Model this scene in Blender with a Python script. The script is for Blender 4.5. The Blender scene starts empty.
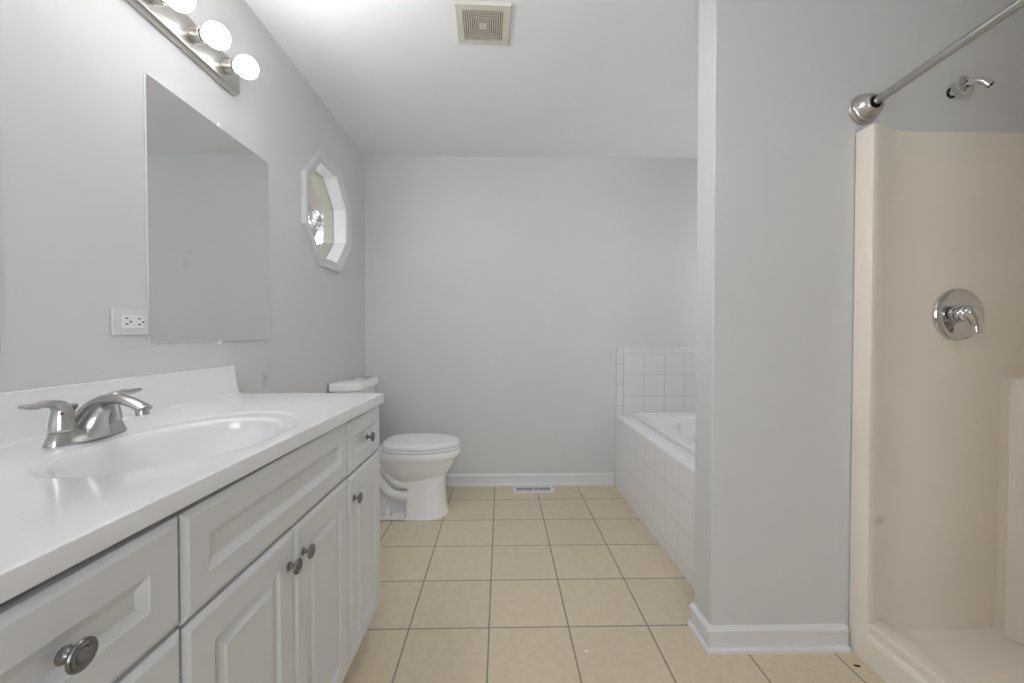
import bpy, bmesh, math, random
from mathutils import Vector, Matrix
random.seed(7)
PI = math.pi
S = bpy.context.scene
C = S.collection

# ------------------------------------------------------------------ camera
H = 1.135
cam_d = bpy.data.cameras.new('camera'); cam = bpy.data.objects.new('camera', cam_d); C.objects.link(cam)
cam.location = (0, 0, H)
cam.rotation_euler = (math.radians(90 - 0.98), 0, math.radians(-1.12))
cam_d.sensor_width = 36; cam_d.lens = 409 / 1024 * 36
cam_d.shift_x = 3 / 1024; cam_d.clip_start = 0.02
S.camera = cam

# ------------------------------------------------------------------ world, exposure
w = bpy.data.worlds.new('world'); S.world = w; w.use_nodes = True
w.node_tree.nodes['Background'].inputs[0].default_value = (0.93, 0.96, 1.0, 1)
w.node_tree.nodes['Background'].inputs[1].default_value = 4.5
S.view_settings.view_transform = 'Standard'
try: S.view_settings.look = 'None'
except Exception: pass
S.view_settings.gamma = 1; S.view_settings.use_curve_mapping = False
S.view_settings.exposure = 0.18

def area(name, loc, rot, sx, sy, power, col=(1, 1, 1)):
    l = bpy.data.lights.new(name, 'AREA'); l.shape = 'RECTANGLE'; l.size = sx; l.size_y = sy
    l.energy = power; l.color = col
    o = bpy.data.objects.new(name, l); C.objects.link(o); o.location = loc; o.rotation_euler = rot
    return o
BULB_FRONT = 140.0    # the half of each globe that faces the room
BULB_E = 3.0          # vanity bulbs
FILL_DOME_E = 9.0         # added ceiling fill lamp, out of view above the camera
REAR_FILL_P = 14.0           # added fill light at an invented window behind the camera
TUB_FILL_P = 6.0         # added fill light beside the bathtub, no window there, hidden by the partition
area('rear_fill_light', (0.1, -1.62, 1.45), (math.radians(-90), 0, PI), 1.0, 1.1, REAR_FILL_P, (0.93, 0.96, 1.0))
area('tub_fill_light', (2.08, 2.35, 1.55), (0, math.radians(90), 0), 1.0, 1.0, TUB_FILL_P, (0.95, 0.97, 1.0))
S.cycles.max_bounces = 16; S.cycles.diffuse_bounces = 10

# ------------------------------------------------------------------ materials
def mat(name, col, rough=0.5, metal=0.0, spec=None, coat=0.0):
    m = bpy.data.materials.new(name); m.use_nodes = True
    b = m.node_tree.nodes['Principled BSDF']
    b.inputs['Base Color'].default_value = (*col, 1); b.inputs['Roughness'].default_value = rough
    b.inputs['Metallic'].default_value = metal
    if spec is not None: b.inputs['Specular IOR Level'].default_value = spec
    if coat: b.inputs['Coat Weight'].default_value = coat; b.inputs['Coat Roughness'].default_value = 0.08
    return m
def nd(m, t, **k):
    n = m.node_tree.nodes.new(t)
    for a, v in k.items(): setattr(n, a, v)
    return n
def lk(m, a, b): m.node_tree.links.new(a, b)
def bsdf(m): return m.node_tree.nodes['Principled BSDF']
def pos(m): return nd(m, 'ShaderNodeNewGeometry').outputs['Position']
def add_noise(m, col, scale=4, amt=0.03, bump=0.0, bscale=300, stretch=None):
    """gentle procedural mottling (and fine bump) of a painted or moulded surface"""
    b = bsdf(m); p = pos(m)
    if stretch:
        mp = nd(m, 'ShaderNodeMapping'); mp.inputs['Scale'].default_value = stretch; lk(m, p, mp.inputs[0]); p = mp.outputs[0]
    n = nd(m, 'ShaderNodeTexNoise'); n.inputs['Scale'].default_value = scale; n.inputs['Detail'].default_value = 4
    lk(m, p, n.inputs['Vector'])
    r = nd(m, 'ShaderNodeMapRange'); r.inputs['From Min'].default_value = 0.3; r.inputs['From Max'].default_value = 0.7
    r.inputs['To Min'].default_value = 1 - amt; r.inputs['To Max'].default_value = 1 + amt
    lk(m, n.outputs['Fac'], r.inputs['Value'])
    v = nd(m, 'ShaderNodeVectorMath', operation='SCALE'); v.inputs[0].default_value = col
    lk(m, r.outputs[0], v.inputs['Scale']); lk(m, v.outputs[0], b.inputs['Base Color'])
    if bump:
        n2 = nd(m, 'ShaderNodeTexNoise'); n2.inputs['Scale'].default_value = bscale; n2.inputs['Detail'].default_value = 2
        lk(m, p, n2.inputs['Vector'])
        bp = nd(m, 'ShaderNodeBump'); bp.inputs['Strength'].default_value = bump; bp.inputs['Distance'].default_value = 0.001
        lk(m, n2.outputs['Fac'], bp.inputs['Height']); lk(m, bp.outputs[0], b.inputs['Normal'])
    return v
def add_spots(m, spots):
    """darker marks: (centre, radii, strength) in metres, soft ellipsoids of grey"""
    b = bsdf(m); src = b.inputs['Base Color'].links[0].from_socket; p = pos(m)
    for c, rad, st in spots:
        s = nd(m, 'ShaderNodeVectorMath', operation='SUBTRACT'); s.inputs[1].default_value = c; lk(m, p, s.inputs[0])
        d = nd(m, 'ShaderNodeVectorMath', operation='DIVIDE'); d.inputs[1].default_value = rad; lk(m, s.outputs[0], d.inputs[0])
        l = nd(m, 'ShaderNodeVectorMath', operation='LENGTH'); lk(m, d.outputs[0], l.inputs[0])
        r = nd(m, 'ShaderNodeMapRange', interpolation_type='SMOOTHSTEP')
        r.inputs['From Min'].default_value = 0.2; r.inputs['From Max'].default_value = 1.0
        r.inputs['To Min'].default_value = 1 - st; r.inputs['To Max'].default_value = 1
        lk(m, l.outputs['Value'], r.inputs['Value'])
        v = nd(m, 'ShaderNodeVectorMath', operation='SCALE'); lk(m, src, v.inputs[0]); lk(m, r.outputs[0], v.inputs['Scale'])
        src = v.outputs[0]
    lk(m, src, b.inputs['Base Color'])

WALLC = (0.63, 0.632, 0.635)
M = {}
M['wall'] = mat('painted_wall', WALLC, 0.55, spec=0.3); add_noise(M['wall'], WALLC, 2.5, 0.015, 0.12, 220)
add_spots(M['wall'], [((-1.009, 1.766, 0.945), (0.03, 0.030, 0.045), 0.17), ((-1.009, 1.80, 0.99), (0.03, 0.03, 0.05), 0.06),
                      ((-1.009, 1.13, 1.03), (0.03, 0.03, 0.012), 0.07)])
M['ceiling'] = mat('ceiling_paint', (0.81, 0.81, 0.815), 0.8, spec=0.2); add_noise(M['ceiling'], (0.81, 0.81, 0.815), 3, 0.012, 0.1, 200)
M['trim'] = mat('trim_paint', (0.73, 0.73, 0.745), 0.3); add_noise(M['trim'], (0.73, 0.73, 0.745), 6, 0.02)
M['casing'] = mat('casing_paint', (0.72, 0.725, 0.74), 0.35); add_noise(M['casing'], (0.64, 0.642, 0.65), 6, 0.02)
M['cab'] = mat('cabinet_thermofoil', (0.66, 0.665, 0.675), 0.38, spec=0.4); add_noise(M['cab'], (0.66, 0.665, 0.675), 5, 0.01)
M['cabin'] = mat('cabinet_inside', (0.30, 0.30, 0.30), 0.6); add_noise(M['cabin'], (0.30, 0.30, 0.30), 5, 0.02)
M['marble'] = mat('cultured_marble', (0.76, 0.76, 0.77), 0.16, coat=0.3); add_noise(M['marble'], (0.76, 0.76, 0.77), 3, 0.01)
M['porcelain'] = mat('porcelain', (0.82, 0.82, 0.83), 0.12, coat=0.4); add_noise(M['porcelain'], (0.82, 0.82, 0.83), 5, 0.006)
M['plastic'] = mat('seat_plastic', (0.82, 0.82, 0.83), 0.25); add_noise(M['plastic'], (0.82, 0.82, 0.83), 5, 0.006)
M['acrylic'] = mat('tub_acrylic', (0.82, 0.82, 0.83), 0.18, coat=0.3); add_noise(M['acrylic'], (0.82, 0.82, 0.83), 5, 0.01)
BEI = (0.79, 0.73, 0.645)
M['fiber'] = mat('almond_fiberglass', BEI, 0.3, spec=0.4); add_noise(M['fiber'], BEI, 3, 0.02, 0.05, 60)
add_spots(M['fiber'], [((1.315, 1.39, 0.485), (0.055, 0.06, 0.020), 0.2), ((1.70, 1.43, 0.82), (0.005, 0.02, 0.005), 0.4),
                       ((1.60, 1.43, 1.43), (0.012, 0.02, 0.006), 0.1), ((1.62, 1.42, 1.10), (0.02, 0.03, 0.06), 0.05)])
M['nickel'] = mat('brushed_nickel', (0.50, 0.49, 0.475), 0.28, 1.0)
add_noise(M['nickel'], (0.50, 0.49, 0.475), 30, 0.06)
M['plate'] = mat('brushed_light_bar', (0.62, 0.60, 0.57), 0.3, 1.0); add_noise(M['plate'], (0.62, 0.60, 0.57), 60, 0.05, stretch=(1, 0.05, 1))
M['chrome'] = mat('chrome', (0.68, 0.68, 0.69), 0.07, 1.0); add_noise(M['chrome'], (0.68, 0.68, 0.69), 20, 0.03)
M['pewter'] = mat('pewter', (0.25, 0.245, 0.24), 0.36, 1.0); add_noise(M['pewter'], (0.25, 0.245, 0.24), 200, 0.15)
M['black'] = mat('dark_void', (0.015, 0.014, 0.013), 0.7); add_noise(M['black'], (0.015, 0.014, 0.013), 20, 0.1)
M['rubber'] = mat('slot_dark', (0.05, 0.05, 0.05), 0.6); add_noise(M['rubber'], (0.05, 0.05, 0.05), 20, 0.1)
M['ventp'] = mat('aged_vent_plastic', (0.60, 0.58, 0.50), 0.5); add_noise(M['ventp'], (0.60, 0.58, 0.50), 20, 0.03)
M['ventd'] = mat('vent_dark_backing', (0.10, 0.075, 0.055), 0.8); add_noise(M['ventd'], (0.10, 0.075, 0.055), 60, 0.2)  # dark brown sheet that shows in the gaps between the louvres
M['louv'] = mat('dusty_louvre', (0.52, 0.48, 0.40), 0.6); add_noise(M['louv'], (0.52, 0.48, 0.40), 60, 0.1)
M['sage'] = mat('sage_outer_frame', (0.24, 0.25, 0.17), 0.5); add_noise(M['sage'], (0.24, 0.25, 0.17), 5, 0.05)
M['soffit'] = mat('brown_soffit', (0.22, 0.15, 0.11), 0.6)
v = add_noise(M['soffit'], (0.075, 0.052, 0.04), 4, 0.35, stretch=(12, 1, 1))
M['bark'] = mat('bark', (0.10, 0.09, 0.085), 0.9); add_noise(M['bark'], (0.10, 0.09, 0.085), 10, 0.3)
M['bud'] = mat('blossom', (0.30, 0.27, 0.27), 0.8); add_noise(M['bud'], (0.30, 0.27, 0.27), 10, 0.05)
M['grass'] = mat('pale_gravel', (0.5, 0.49, 0.47), 0.9); add_noise(M['grass'], (0.5, 0.49, 0.47), 3, 0.2)
M['chip'] = mat('paint_chip', (0.8, 0.79, 0.76), 0.6); add_noise(M['chip'], (0.8, 0.79, 0.76), 60, 0.05)
M['red'] = mat('hot_mark', (0.16, 0.05, 0.045), 0.4); add_noise(M['red'], (0.16, 0.05, 0.045), 60, 0.05)
g = mat('window_glass', (1, 1, 1), 0.02); bsdf(g).inputs['Transmission Weight'].default_value = 1.0; bsdf(g).inputs['IOR'].default_value = 1.45
add_noise(g, (0.97, 0.98, 0.97), 5, 0.01); M['glass'] = g
m = mat('mirror_silver', (0.80, 0.81, 0.81), 0.015, 1.0); add_noise(m, (0.80, 0.81, 0.81), 3, 0.01); M['mirror'] = m
add_spots(m, [((-1.0, 1.325, 1.36), (0.03, 0.02, 0.03), 0.08), ((-1.0, 1.345, 1.40), (0.03, 0.012, 0.012), 0.08), ((-1.0, 1.44, 1.46), (0.03, 0.012, 0.012), 0.06)])
M['glassedge'] = mat('mirror_edge', (0.75, 0.78, 0.77), 0.2); add_noise(M['glassedge'], (0.75, 0.78, 0.77), 20, 0.03)

def emis(name, col, st):
    m = mat(name, col, 0.3); b = bsdf(m); b.inputs['Emission Color'].default_value = (*col, 1); b.inputs['Emission Strength'].default_value = st
    return m
M['bulb'] = emis('frosted_bulb', (0.985, 0.99, 1.0), BULB_E)
_b = M['bulb']; _s = nd(_b, 'ShaderNodeSeparateXYZ'); lk(_b, nd(_b, 'ShaderNodeNewGeometry').outputs['Normal'], _s.inputs[0])
_r = nd(_b, 'ShaderNodeMapRange', interpolation_type='SMOOTHSTEP'); _r.inputs['From Min'].default_value = 0.25; _r.inputs['From Max'].default_value = 0.7
_r.inputs['To Min'].default_value = BULB_E; _r.inputs['To Max'].default_value = BULB_FRONT      # extra glow put on the room side, sparing the wall behind
lk(_b, _s.outputs['X'], _r.inputs['Value']); lk(_b, _r.outputs[0], bsdf(_b).inputs['Emission Strength'])
M['dome'] = emis('fill_diffuser', (0.985, 0.99, 1.0), FILL_DOME_E)

def tile_mat(name, px, py, ox, oy, ax, ay, gw, tcol, gcol, rough, mott, grough=0.8, nb=0.0):
    """rectangular tile grid from world position: axes ax, ay (0,1,2), pitch px,py, a joint passes through ox,oy"""
    m = mat(name, tcol, rough); b = bsdf(m); p = pos(m)
    sp = nd(m, 'ShaderNodeSeparateXYZ'); lk(m, p, sp.inputs[0])
    outs = []; cells = []
    for axis, pitch, off in ((ax, px, ox), (ay, py, oy)):
        s = nd(m, 'ShaderNodeMath', operation='SUBTRACT'); lk(m, sp.outputs[axis], s.inputs[0]); s.inputs[1].default_value = off
        d = nd(m, 'ShaderNodeMath', operation='DIVIDE'); lk(m, s.outputs[0], d.inputs[0]); d.inputs[1].default_value = pitch
        fl = nd(m, 'ShaderNodeMath', operation='FLOOR'); lk(m, d.outputs[0], fl.inputs[0]); cells.append(fl.outputs[0])
        r = nd(m, 'ShaderNodeMath', operation='PINGPONG'); lk(m, d.outputs[0], r.inputs[0]); r.inputs[1].default_value = 0.5
        k = nd(m, 'ShaderNodeMath', operation='MULTIPLY'); lk(m, r.outputs[0], k.inputs[0]); k.inputs[1].default_value = pitch
        outs.append(k.outputs[0])
    mn = nd(m, 'ShaderNodeMath', operation='MINIMUM'); lk(m, outs[0], mn.inputs[0]); lk(m, outs[1], mn.inputs[1])
    r = nd(m, 'ShaderNodeMapRange', interpolation_type='SMOOTHSTEP'); r.inputs['From Min'].default_value = gw * 0.35; r.inputs['From Max'].default_value = gw * 0.65
    lk(m, mn.outputs[0], r.inputs['Value']); msk = r.outputs[0]
    n = nd(m, 'ShaderNodeTexNoise'); n.inputs['Scale'].default_value = 30; n.inputs['Detail'].default_value = 8; n.inputs['Roughness'].default_value = 0.65
    lk(m, p, n.inputs['Vector'])
    cb = nd(m, 'ShaderNodeCombineXYZ'); lk(m, cells[0], cb.inputs[0]); lk(m, cells[1], cb.inputs[1])
    wn = nd(m, 'ShaderNodeTexWhiteNoise'); lk(m, cb.outputs[0], wn.inputs['Vector'])
    a1 = nd(m, 'ShaderNodeMapRange'); a1.inputs['From Min'].default_value = 0.3; a1.inputs['From Max'].default_value = 0.7
    a1.inputs['To Min'].default_value = 1 - mott; a1.inputs['To Max'].default_value = 1 + mott; lk(m, n.outputs['Fac'], a1.inputs['Value'])
    a2 = nd(m, 'ShaderNodeMapRange'); a2.inputs['To Min'].default_value = 1 - mott * 0.4; a2.inputs['To Max'].default_value = 1 + mott * 0.4
    lk(m, wn.outputs['Value'], a2.inputs['Value'])
    mu = nd(m, 'ShaderNodeMath', operation='MULTIPLY'); lk(m, a1.outputs[0], mu.inputs[0]); lk(m, a2.outputs[0], mu.inputs[1])
    v = nd(m, 'ShaderNodeVectorMath', operation='SCALE'); v.inputs[0].default_value = tcol; lk(m, mu.outputs[0], v.inputs['Scale'])
    mx = nd(m, 'ShaderNodeMix', data_type='RGBA'); lk(m, msk, mx.inputs['Factor'])
    mx.inputs['A'].default_value = (*gcol, 1); lk(m, v.outputs[0], mx.inputs['B']); lk(m, mx.outputs['Result'], b.inputs['Base Color'])
    rr = nd(m, 'ShaderNodeMapRange'); rr.inputs['To Min'].default_value = grough; rr.inputs['To Max'].default_value = rough
    lk(m, msk, rr.inputs['Value']); lk(m, rr.outputs[0], b.inputs['Roughness'])
    bp = nd(m, 'ShaderNodeBump'); bp.inputs['Strength'].default_value = 0.5; bp.inputs['Distance'].default_value = 0.0015
    lk(m, msk, bp.inputs['Height']); lk(m, bp.outputs[0], b.inputs['Normal'])
    return m
M['floor'] = tile_mat('beige_floor_tile', 0.3085, 0.3070, -0.0465, 1.5650, 0, 1, 0.0060, (0.655, 0.56, 0.415), (0.275, 0.24, 0.19), 0.42, 0.07)
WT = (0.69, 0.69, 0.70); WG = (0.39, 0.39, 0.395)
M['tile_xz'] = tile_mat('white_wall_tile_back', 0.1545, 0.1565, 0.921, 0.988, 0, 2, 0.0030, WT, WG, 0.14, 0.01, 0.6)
M['tile_yz'] = tile_mat('white_wall_tile_side', 0.1545, 0.1565, 1.797, 0.527 - 0.1565, 1, 2, 0.0035, (0.86, 0.86, 0.88), (0.52, 0.52, 0.53), 0.14, 0.01, 0.6)  # paler than the back tiles: light on the apron side put into its colour
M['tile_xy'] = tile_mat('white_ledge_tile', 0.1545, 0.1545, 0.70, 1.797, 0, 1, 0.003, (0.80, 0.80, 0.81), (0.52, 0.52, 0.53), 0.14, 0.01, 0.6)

# ------------------------------------------------------------------ mesh helpers
def finish(name, bm, m, parent=None, smooth=False, bevel=0.0, seg=2, angle=40, subsurf=0):
    bmesh.ops.recalc_face_normals(bm, faces=bm.faces)
    me = bpy.data.meshes.new(name); bm.to_mesh(me); bm.free()
    o = bpy.data.objects.new(name, me); C.objects.link(o)
    for mm in (m if isinstance(m, (list, tuple)) else [m]): me.materials.append(mm)
    if bevel:
        b = o.modifiers.new('bevel', 'BEVEL'); b.width = bevel; b.segments = seg; b.limit_method = 'ANGLE'; b.angle_limit = math.radians(angle)
    if subsurf:
        s = o.modifiers.new('sub', 'SUBSURF'); s.levels = subsurf; s.render_levels = subsurf
    if smooth or bevel:
        for p in me.polygons: p.use_smooth = True
        me.set_sharp_from_angle(angle=math.radians(angle if not smooth or smooth is True else smooth))
    if parent is not None:
        o.parent = parent; o.matrix_parent_inverse = Matrix.Identity(4)
        o.location = -parent.location      # all meshes are written in world coordinates; parents carry location only
    return o
def box(bm, x0, x1, y0, y1, z0, z1):
    vs = [bm.verts.new((x, y, z)) for x in (x0, x1) for y in (y0, y1) for z in (z0, z1)]
    for f in ((0, 1, 3, 2), (4, 6, 7, 5), (0, 4, 5, 1), (2, 3, 7, 6), (0, 2, 6, 4), (1, 5, 7, 3)):
        bm.faces.new([vs[i] for i in f])
    return vs
def newbox(name, dims, m, parent=None, bevel=0.0, **k):
    bm = bmesh.new(); box(bm, *dims); return finish(name, bm, m, parent, bevel=bevel, **k)
def loft(bm, rings, cap0=True, cap1=True, closed=True):
    rv = [[bm.verts.new(p) for p in r] for r in rings]
    n = len(rv[0])
    for a, b in zip(rv[:-1], rv[1:]):
        for i in range(n if closed else n - 1):
            j = (i + 1) % n; bm.faces.new((a[i], a[j], b[j], b[i]))
    if cap0: bm.faces.new(list(reversed(rv[0])))
    if cap1: bm.faces.new(rv[-1])
    return rv
def frame_of(d):
    d = Vector(d).normalized(); up = Vector((0, 0, 1)) if abs(d.z) < 0.95 else Vector((1, 0, 0))
    a = d.cross(up).normalized(); return a, d.cross(a).normalized() * -1, d      # side, up-ish, dir
def lathe(bm, origin, axis, prof, n=32, cap0=True, cap1=True):
    """prof: list of (distance along axis, radius)"""
    a, b, d = frame_of(axis); o = Vector(origin)
    rings = [[o + d * t + (a * math.cos(2 * PI * i / n) + b * math.sin(2 * PI * i / n)) * max(r, 1e-5) for i in range(n)] for t, r in prof]
    loft(bm, rings, cap0, cap1)
def smooth_path(pts, k=6):
    out = []; P = [Vector(p) for p in pts]; n = len(P)
    for i in range(n - 1):
        p0 = P[max(i - 1, 0)]; p1 = P[i]; p2 = P[i + 1]; p3 = P[min(i + 2, n - 1)]
        for j in range(k):
            t = j / k
            out.append(0.5 * ((2 * p1) + (p2 - p0) * t + (2 * p0 - 5 * p1 + 4 * p2 - p3) * t * t + (3 * p1 - p0 - 3 * p2 + p3) * t ** 3))
    out.append(P[-1]); return out
def tube(bm, pts, rad, n=14, side=None, cap0=True, cap1=True):
    """swept ellipse: rad = list (or one) of (r_side, r_up) or r; pts same length. side: fixed sideways axis"""
    P = [Vector(p) for p in pts]; rings = []
    for i, p in enumerate(P):
        t = (P[min(i + 1, len(P) - 1)] - P[max(i - 1, 0)]).normalized()
        if side is not None:
            a = Vector(side); a = (a - t * a.dot(t)).normalized(); b = t.cross(a)
        else: a, b, _ = frame_of(t)
        r = rad[i] if isinstance(rad, list) else rad
        ra, rb = r if isinstance(r, tuple) else (r, r)
        rings.append([p + a * math.cos(2 * PI * k / n) * ra + b * math.sin(2 * PI * k / n) * rb for k in range(n)])
    loft(bm, rings, cap0, cap1)
def lerp_list(vals, n):
    out = []
    for i in range(n):
        t = i / (n - 1) * (len(vals) - 1); k = min(int(t), len(vals) - 2); f = t - k
        a, b = vals[k], vals[k + 1]
        if isinstance(a, tuple): out.append(tuple(x + (y - x) * f for x, y in zip(a, b)))
        else: out.append(a + (b - a) * f)
    return out
def tag(o, label=None, cat=None, group=None, kind=None):
    if label: o['label'] = label
    if cat: o['category'] = cat
    if group: o['group'] = group
    if kind: o['kind'] = kind
    return o
def thing(name, label, cat, loc, group=None):
    o = bpy.data.objects.new(name, None); C.objects.link(o); o.location = loc; o.empty_display_size = 0.05
    return tag(o, label, cat, group)
def dup(root, delta, label, group=None):
    def cp(o, par):
        c = o.copy(); C.objects.link(c); c.parent = par
        for ch in o.children: cp(ch, c)
        return c
    r = cp(root, None); r.location = root.location + Vector(delta); r['label'] = label
    if group: r['group'] = group
    return r

def out_of_square(o, k):
    """the vanity front runs slightly out of parallel with the wall"""
    for v in o.data.vertices:
        v.co.x -= k * (1.55 - v.co.y) / 1.17 * (v.co.x + 1.009) / .56
# ------------------------------------------------------------------ dimensions
XW, YF, ZC = -1.009, 3.061, 2.453          # left wall, far wall, ceiling
XR, YB = 2.10, -1.75                       # right wall, wall behind the camera
PX, PY0, PY1 = 0.753, 1.439, 1.567         # partition end and faces
WT_ = 0.137
WC = (2.415, 1.83)                         # octagon window centre (y,z)

def octagon(a, rot=PI / 8):
    R = a / math.cos(PI / 8); return [(WC[0] + R * math.cos(rot + k * PI / 4), WC[1] + R * math.sin(rot + k * PI / 4)) for k in range(8)]

# ------------------------------------------------------------------ room shell
o = newbox('floor', (XW - WT_, XR + 0.1, YB - 0.1, YF + 0.1, -0.1, 0), M['floor']); tag(o, kind='structure')
o = newbox('ceiling', (XW - WT_, XR + 0.1, YB - 0.1, YF + 0.1, ZC, ZC + 0.1), M['ceiling']); tag(o, kind='structure')
o = newbox('wall_back', (XW, XR, YF, YF + 0.1, 0, ZC), M['wall']); tag(o, kind='structure')
o = newbox('wall_right', (XR, XR + 0.1, YB, YF, 0, ZC), M['wall']); tag(o, kind='structure')
o = newbox('wall_partition', (PX, XR, PY0, PY1, 0, ZC), M['wall'], bevel=0.004); tag(o, kind='structure')
o = newbox('wall_shower_near', (1.255, XR, 0.33, 0.45, 0, ZC), M['wall'], bevel=0.004); tag(o, kind='structure')
# wall behind the camera, with an unseen window added for the rear fill light
bm = bmesh.new()
bx = (-0.45, 0.65); bz = (0.85, 2.05)
for d in ((XW, bx[0], 0, ZC), (bx[1], XR, 0, ZC), (bx[0], bx[1], 0, bz[0]), (bx[0], bx[1], bz[1], ZC)):
    box(bm, d[0], d[1], YB - 0.1, YB, d[2], d[3])
tag(finish('wall_front', bm, M['wall']), kind='structure')
w2 = tag(bpy.data.objects.new('added_window', None), kind='structure'); C.objects.link(w2); w2.location = (0.1, YB, bz[0])
bm = bmesh.new()
for d in ((bx[0], bx[0] + .04, bz[0], bz[1]), (bx[1] - .04, bx[1], bz[0], bz[1]), (bx[0] + .04, bx[1] - .04, bz[0], bz[0] + .04), (bx[0] + .04, bx[1] - .04, bz[1] - .04, bz[1]), (0.08, 0.12, bz[0] + .04, bz[1] - .04)):
    box(bm, d[0], d[1], YB - 0.07, YB - 0.03, d[2], d[3])
finish('sash', bm, M['trim'], w2)
newbox('glass', (bx[0] + .04, bx[1] - .04, YB - 0.053, YB - 0.047, bz[0] + .04, bz[1] - .04), M['glass'], w2)

# left wall with an octagonal opening
bm = bmesh.new()
A_IN = 0.268
sq = 0.34
y0, y1, z0, z1 = WC[0] - sq, WC[0] + sq, WC[1] - sq, WC[1] + sq
for d in ((YB, y0, 0, ZC), (y1, YF + 0.1, 0, ZC), (y0, y1, 0, z0), (y0, y1, z1, ZC)):
    box(bm, XW - WT_, XW, *d)
oc = octagon(A_IN)     # vertices at 22.5, 67.5, ... degrees
corners = [(y1, z1), (y0, z1), (y0, z0), (y1, z0)]
for X in (XW, XW - WT_):
    V = [bm.verts.new((X, *p)) for p in oc]; K = [bm.verts.new((X, *p)) for p in corners]
    E_ = [bm.verts.new((X, *p)) for p in ((y1, oc[0][1]), (oc[1][0], z1), (oc[2][0], z1), (y0, oc[3][1]), (y0, oc[4][1]), (oc[5][0], z0), (oc[6][0], z0), (y1, oc[7][1]))]
    for q in range(4):
        a, b = 2 * q, 2 * q + 1
        bm.faces.new((V[a], E_[a], K[q], E_[b], V[b]))
        c = (b + 1) % 8
        bm.faces.new((V[b], E_[b], E_[c], V[c]))
    if X == XW: F = V
    else:
        for i in range(8): bm.faces.new((F[i], F[(i + 1) % 8], V[(i + 1) % 8], V[i]))
tag(finish('wall_left', bm, M['wall']), kind='structure')

# octagon window
w1 = tag(bpy.data.objects.new('window_1', None), kind='structure'); C.objects.link(w1); w1.location = (XW, WC[0], WC[1] - 0.31)
def oct_ring(bm, stations, matidx=None):
    """stations: list of (apothem, x) closed loop swept round the octagon"""
    rings = []
    for a, x in stations: rings.append([bm.verts.new((x, *p)) for p in octagon(a)])
    n = len(rings)
    for i in range(n):
        A, B = rings[i], rings[(i + 1) % n]
        for k in range(8): bm.faces.new((A[k], A[(k + 1) % 8], B[(k + 1) % 8], B[k]))
bm = bmesh.new(); oct_ring(bm, [(0.316, XW + 0.0005), (0.316, XW + 0.020), (0.310, XW + 0.024), (0.290, XW + 0.018), (0.277, XW + 0.017), (0.2665, XW + 0.012), (0.2665, XW + 0.0005)])
finish('casing', bm, M['casing'], w1)
bm = bmesh.new(); oct_ring(bm, [(0.2675, XW + 0.008), (0.258, XW + 0.008), (0.258, XW - 0.072), (0.2675, XW - 0.072)])
finish('jamb', bm, M['trim'], w1)
bm = bmesh.new(); oct_ring(bm, [(0.2675, XW - 0.072), (0.2565, XW - 0.072), (0.2565, XW - 0.076), (0.2675, XW - 0.076)])
finish('gasket', bm, M['rubber'], w1)
bm = bmesh.new(); oct_ring(bm, [(0.2675, XW - 0.076), (0.259, XW - 0.076), (0.255, XW - 0.139), (0.2675, XW - 0.139)])
finish('outer_jamb', bm, M['sage'], w1)
bm = bmesh.new(); loft(bm, [[(x, *p) for p in octagon(0.2565)] for x in (XW - 0.073, XW - 0.076)])
finish('glass', bm, M['glass'], w1)

# outdoors beyond the octagon window
o = newbox('roof_soffit', (-1.66, XW - WT_ - 0.002, -1.0, 7.5, 2.25, 2.30), M['soffit']); tag(o, kind='structure')
o = newbox('ground', (-30, XW - WT_ - 0.002, -10, 30, -0.5, -0.4), M['grass']); tag(o, kind='structure')
tree = thing('flowering_tree', 'bare pale-blossomed tree outside the octagonal window', 'tree', (-4.6, 9.6, -0.4))
tv, tf, bv, bf = [], [], [], []
def limb(p, q, r0, r1):
    a, b, _ = frame_of(q - p); k = len(tv); n = 5 if r0 > .03 else 3
    for c, r in ((p, r0), (q, r1)):
        for i in range(n): tv.append(c + (a * math.cos(2 * PI * i / n) + b * math.sin(2 * PI * i / n)) * r)
    for i in range(n): tf.append((k + i, k + (i + 1) % n, k + n + (i + 1) % n, k + n + i))
def bud(c, r):
    k = len(bv)
    for d in ((1, 0, 0), (-1, 0, 0), (0, 1, 0), (0, -1, 0), (0, 0, 1), (0, 0, -1)): bv.append(c + Vector(d) * r)
    for x in (0, 1):
        for y in (2, 3):
            for z in (4, 5): bf.append((k + x, k + y, k + z))
def rv(a): return Vector([random.uniform(-a, a) for _ in range(3)])
def grow(p, d, L, r, depth):
    m_ = p + d * L * .5 + rv(.06 * L); q = p + d * L
    limb(p, m_, r, r * .85); limb(m_, q, r * .85, r * .7)
    if depth == 0:
        for _ in range(4): bud(p.lerp(q, random.random()) + rv(.10), random.uniform(.015, .035))
        return
    for _ in range(4):
        nd_ = (d + rv(.8) + Vector((0, 0, .05))).normalized()
        grow(q if random.random() < .5 else p + d * L * random.uniform(.5, .95), nd_, L * random.uniform(.62, .85), r * .62, depth - 1)
grow(Vector((-4.6, 9.6, -0.4)), Vector((0.02, 0.0, 1)), 2.0, 0.12, 5)
def rawmesh(name, vs, fs, m, parent):
    me = bpy.data.meshes.new(name); me.from_pydata([tuple(v) for v in vs], [], fs); me.materials.append(m)
    o = bpy.data.objects.new(name, me); C.objects.link(o); o.parent = parent; o.location = -parent.location; return o
rawmesh('trunk', tv, tf, M['bark'], tree); o = rawmesh('blossom', bv, bf, M['bud'], tree); o['kind'] = 'stuff'

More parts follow.
